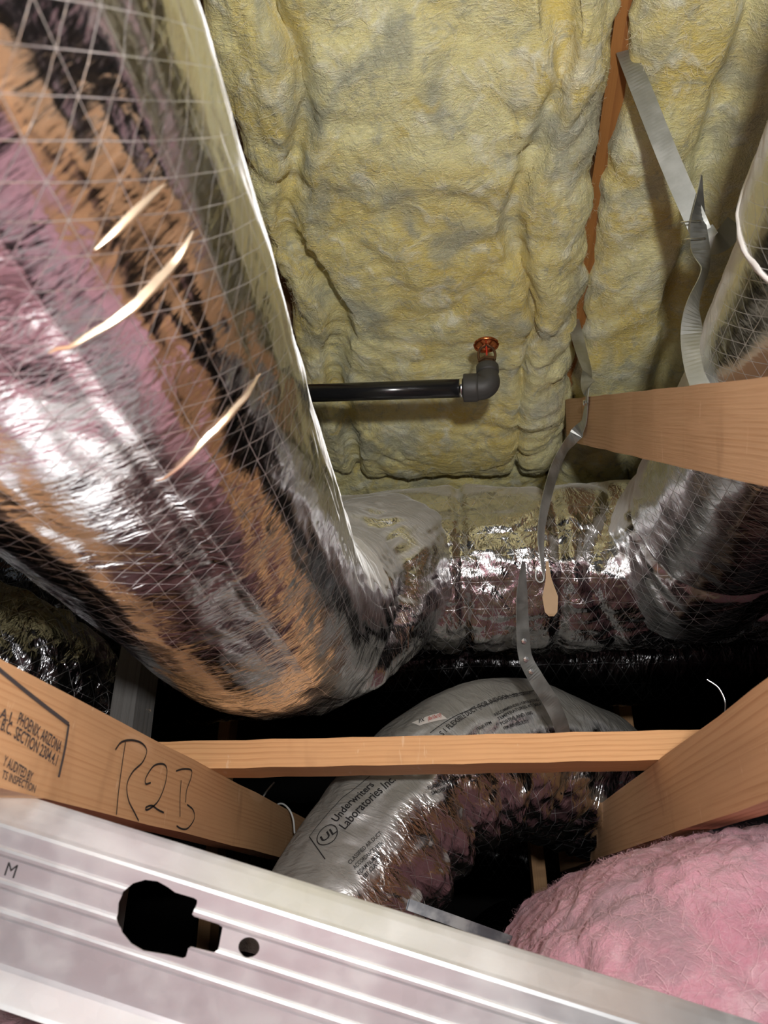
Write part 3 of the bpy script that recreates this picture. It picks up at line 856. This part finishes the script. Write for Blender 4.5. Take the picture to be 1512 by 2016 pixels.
# elbow: socket, bend, upward branch
lathe('elbow_socket', [(.0165, 0), (.0245, 0), (.0250, .002), (.0250, .022), (.0235, .026), (.020, .027)], M['fitting'], sp, sA, ax, 40)
e0 = sA + ax * .024; upv = (Vector((0, 0, 1)) * .97 + Vector((.02, -.10, 0))).normalized()
e1 = e0 + ax * .019 + upv * .022
EB = Tube([e0, e0 + ax * .010 + upv * .001, e0 + ax * .018 + upv * .008, e1, e1 + upv * .018], [.0225, .022, .021, .0185, .0175], m=40, n=36, up=(.1, -.9, .3))
EB.build('elbow_bend', M['fitting'], sp)
lathe('elbow_collar', [(.015, 0), (.0195, 0), (.020, .002), (.020, .014), (.0185, .016), (.010, .0165)], M['fitting'], sp, e1 + upv * .006, upv, 36)
h0 = e1 + upv * .022
hd = lathe('sprinkler_head', [(.0001, 0), (.0135, 0), (.0135, .006), (.0165, .007), (.0165, .012), (.009, .013), (.0001, .0135)], M['bronze'], sp, h0, upv, 6, False)
sd = Vector((1, 0, 0)); sd = (sd - upv * sd.dot(upv)).normalized()
for s in (-1, 1):
    wire('frame_arm', [h0 + upv * .012 + sd * s * .0135, h0 + upv * .024 + sd * s * .0150, h0 + upv * .036 + sd * s * .011, h0 + upv * .044 + sd * s * .002], .0026, M['bronze'], hd, 20)
wire('glass_bulb', [h0 + upv * .013, h0 + upv * .025, h0 + upv * .040], .0019, M['glassbulb'], hd, 12)
lathe('deflector', [(.0001, 0), (.006, 0), (.012, .0015), (.0205, .0015), (.0215, -.002), (.0223, -.002), (.0215, .0032), (.008, .0034), (.0001, .0034)], M['copper'], hd, h0 + upv * .044, upv, 36)
for k in range(12):
    a = 2 * math.pi * k / 12; s2 = sd.cross(upv)
    d = sd * math.cos(a) + s2 * math.sin(a)
    beam('deflector_tooth', h0 + upv * .0455 + d * .019, h0 + upv * .0445 + d * .0230, .0055, .0012, M['copper'], hd, up=upv, bev=.0002)

# ------------------------------------------------------------------ hanger straps
def staple(px, py, s, w, par, ang=0):
    a = P(px, py, s); u = CM @ Vector((1, .06, 0)); b = a + u * w
    back = ray(px, py) * .012
    wire('staple', [a + back, a, b, b + back], .0011, M['bright'], par, 16, 6)
s1 = thing('hanger_strap', 'long galvanised strap slanting from the rafter down to the right duct', 'strap', 'duct hanger straps')
ribbon('strap_band', [(P(1231, 100, 1.05), 30), (P(1262, 175, 1.035), 12), (P(1318, 315, 1.015), 5), (P(1368, 430, 1.0), 8), (P(1380, 458, 1.0), 10)], .027, M['strap'], s1)
ribbon('strap_band', [(P(1381, 345, .995), 70, .15), (P(1378, 400, .995), 65), (P(1375, 445, .99), 40), (P(1379, 490, .985), 30), (P(1384, 540, .97), 78), (P(1366, 600, .95), 55, 1), (P(1362, 660, .93), 10), (P(1370, 720, .91), 5), (P(1390, 780, .89), 10)], .027, M['strap'], s1)
ribbon('strap_loop', [(P(1383, 455, 1.0), 20), (P(1400, 478, 1.0), 0), (P(1425, 470, 1.01), 0), (P(1450, 440, 1.02), 0)], .030, M['strap'], s1)
staple(1343, 437, .985, .024, s1); staple(1351, 471, .98, .024, s1)
s2 = thing('hanger_strap', 'twisted galvanised strap screwed to the web and curling down before the trunk', 'strap', 'duct hanger straps')
c2 = [(P(1112, 560, 1.50), 20), (P(1124, 615, 1.47), 15), (P(1144, 690, 1.42), 35), (P(1156, 735, 1.38), 55), (PX(1156, 772, XR - .003), Vector((1, 0, 0))), (PX(1154, 805, XR - .003), Vector((1, 0, 0))), (PX(1147, 838, XR - .006), Vector((1, 0, 0))),
      (PX(1128, 862, XR - .02), 30), (P(1112, 882, 1.30), 55), (P(1092, 925, 1.26), 50), (P(1074, 990, 1.22), 55), (P(1065, 1050, 1.20), 65), (P(1067, 1100, 1.19), 75), (P(1071, 1130, 1.19), 80)]
ribbon('strap_band', c2, .025, M['strap'], s2, m=110)
wire('strap_hook', [P(1071, 1128, 1.19), P(1070, 1142, 1.19), P(1062, 1146, 1.19), P(1055, 1138, 1.19), P(1056, 1122, 1.19)], .0016, M['strap'], s2)
ribbon('strap_tail', [(P(1077, 1105, 1.185), 10, .15), (P(1080, 1140, 1.18), 8, .35), (P(1083, 1175, 1.175), 5, .95), (P(1085, 1205, 1.17), 5, .75), (P(1085, 1213, 1.17), 5, .3)], .026, M['tail_reflection'], s2)
sc_ = PX(1154, 793, XR - .006)
lathe('screw', [(.0001, 0), (.0055, 0), (.0055, .0035), (.0042, .005), (.0001, .005)], M['bright'], s2, sc_, Vector((-1, 0, 0)), 6, False)
s3 = thing('hanger_strap', 'grey steel strap with screws hanging in front of the trunk over the printed duct', 'strap', 'duct hanger straps')
c3 = [(P(1031, 1105, 1.22), 50, .3), (P(1028, 1165, 1.21), 50), (P(1029, 1230, 1.20), 40), (P(1034, 1292, 1.19), 35), (P(1055, 1335, 1.19), 20), (P(1082, 1378, 1.20), 15), (P(1104, 1425, 1.21), 25), (P(1112, 1470, 1.23), 30)]
ribbon('strap_band', c3, .026, M['strap'], s3, m=80)
for px, py in ((1032, 1262), (1036, 1298), (1046, 1322)):
    q = P(px, py, 1.184); lathe('screw', [(.0001, 0), (.0045, 0), (.0045, .003), (.0001, .004)], M['bright'], s3, q, -ray(px, py), 6, False)

# ------------------------------------------------------------------ steel stud in front
stud = thing('steel_stud', 'bright galvanised steel stud with keyhole punch-outs crossing the bottom foreground', 'stud')
SA, SB = P(0, 1768, .585), P(1250, 2172, .545)
SX = (SB - SA).normalized(); mid = (SA + SB) / 2
SN = -mid.normalized(); SN = (SN - SX * SN.dot(SX)).normalized()      # towards the viewer
ST = SN.cross(SX); ST = ST if ST.z > 0 else -ST
TILT = R_(25)
SN, ST = SN * math.cos(TILT) - ST * math.sin(TILT), ST * math.cos(TILT) + SN * math.sin(TILT)
def stud_profile():
    c = [(.071, -.023), (.0695, -.0205), (.066, -.016), (.055, -.0035), (.053, -.0008), (.0505, .0), (.0495, 0.0)]
    def rib(t):
        return [(t + .0042, 0), (t + .003, .0016), (t + .0012, .0022), (t - .0012, .0022), (t - .003, .0016), (t - .0042, 0)]
    for t in (.0335, .0105, -.0100): c += rib(t)
    c += [(-.033, 0), (-.0445, 0), (-.0485, .0012), (-.0515, .0045), (-.062, .016), (-.065, .018)]
    return c
prof = stud_profile(); th = .0010
pb = [(t, d - th) for t, d in prof[::-1]]
loop = prof + pb
x0, x1 = -.75, 1.6
bm = bmesh.new(); nseg = 1
rows = []
for x in (x0, x1):
    rows.append([bm.verts.new(SA + SX * x + ST * t + SN * d) for t, d in loop])
for k in range(len(loop)):
    bm.faces.new((rows[0][k], rows[0][(k + 1) % len(loop)], rows[1][(k + 1) % len(loop)], rows[1][k]))
bm.faces.new(rows[0][::-1]); bm.faces.new(rows[1])
bmesh.ops.triangulate(bm, faces=[f for f in bm.faces if len(f.verts) > 4])
body = bm_obj('stud_body', bm, M['steel'], None)
def on_web(px, py):
    r = ray(px, py); k = SA.dot(SN) / r.dot(SN); q = r * k - SA
    return q.dot(SX), q.dot(ST)
def cutter(pts2):
    bm = bmesh.new()
    lo = [bm.verts.new(SA + SX * x + ST * t - SN * .02) for x, t in pts2]; hi = [bm.verts.new(SA + SX * x + ST * t + SN * .02) for x, t in pts2]
    n = len(lo)
    for k in range(n): bm.faces.new((lo[k], lo[(k + 1) % n], hi[(k + 1) % n], hi[k]))
    bm.faces.new(lo[::-1]); bm.faces.new(hi)
    return bm_obj('cut', bm)
def px_poly(l): return [on_web(*p) for p in l]
key = [(388, 1778), (380, 1798), (384, 1803), (432, 1818), (438, 1826), (430, 1868), (422, 1873), (377, 1862), (371, 1866), (366, 1884), (360, 1887), (330, 1880), (306, 1876),
       (282, 1872), (258, 1858), (240, 1836), (231, 1806), (233, 1778), (244, 1754), (262, 1739), (286, 1732), (310, 1735), (330, 1746), (345, 1757), (382, 1768), (388, 1772)]
cx_, cy_ = 490, 1865
circ = [(cx_ + 21 * math.cos(t), cy_ + 20 * math.sin(t)) for t in np.linspace(0, 2 * math.pi, 24, endpoint=False)]
dg = None
for poly in (key, circ):
    ct = cutter(px_poly(poly))
    md = body.modifiers.new('cut', 'BOOLEAN'); md.operation = 'DIFFERENCE'; md.solver = 'EXACT'; md.object = ct
    bpy.context.view_layer.update()
    dg = bpy.context.evaluated_depsgraph_get()
    me = bpy.data.meshes.new_from_object(body.evaluated_get(dg))
    body.modifiers.clear(); old = body.data; body.data = me
    bpy.data.meshes.remove(old); bpy.data.objects.remove(ct)
body.data.name = 'stud_body'
if not body.data.materials: body.data.materials.append(M['steel'])
body.parent = stud
V, Fc = text_verts('M', 1.0, bold=0.0); V = [(a * .015, b * .015, 0) for a, b, _ in V]
q = on_web(6, 1722)
mesh_obj('printed_letter', [SA + SX * (q[0] + x * .9) + ST * (q[1] + y) + SN * .0004 for x, y, _ in V], Fc, M['ink'], stud, False)

# other light-gauge steel
def channel(name, p0, p1, w, h, mat, label, up=Vector((0, 0, 1))):
    d = p1 - p0; L = d.length; t = .001
    pr = [(-w / 2, 0), (-w / 2, h), (-w / 2 + t, h), (-w / 2 + t, t), (w / 2 - t, t), (w / 2 - t, h), (w / 2, h), (w / 2, 0)]
    bm = bmesh.new(); rows = [[bm.verts.new((x, a, b)) for a, b in pr] for x in (0, L)]
    for k in range(8): bm.faces.new((rows[0][k], rows[0][(k + 1) % 8], rows[1][(k + 1) % 8], rows[1][k]))
    bm.faces.new(rows[0][::-1]); bm.faces.new(rows[1])
    o = bm_obj(name, bm, mat); o.matrix_world = frame_matrix(p0, d, up)
    return tag(o, label, 'track')
channel('steel_track', P(800, 1792, .98), P(1090, 1897, .98), .012, .014, M['track2'], 'thin steel track between the stud and the pink insulation')
channel('steel_track', P(1372, 1664, 1.5), P(1760, 1636, 1.5), .064, .032, M['steel_dark'], 'galvanised steel track below the right truss chord', up=Vector((0, -.8, .6)))
channel('steel_track', P(1400, 1690, 1.42), P(1780, 1610, 1.42), .05, .03, M['steel_dark'], 'slanting steel track behind the pink insulation at right')

def cable(pts, r, mat, label):
    o = wire('cable', pts, r, mat); return tag(o, label, 'cable')
cable([P(540, 1540, 1.6), P(522, 1562, 1.58), P(516, 1580, 1.56), P(512, 1620, 1.55)], .002, M['cable'], 'short pale cable left of the printed duct below the brace')
cable([P(530, 1595, 1.5), P(552, 1582, 1.48), P(568, 1592, 1.46), P(577, 1612, 1.45), P(580, 1640, 1.45)], .0018, M['cable'], 'curled pale cable at the end of the stamped chord')
cable([P(1392, 1338, 1.30), P(1415, 1355, 1.29), P(1428, 1385, 1.28), P(1424, 1420, 1.28)], .0015, M['bright'], 'loose bright wire above the right truss chord')
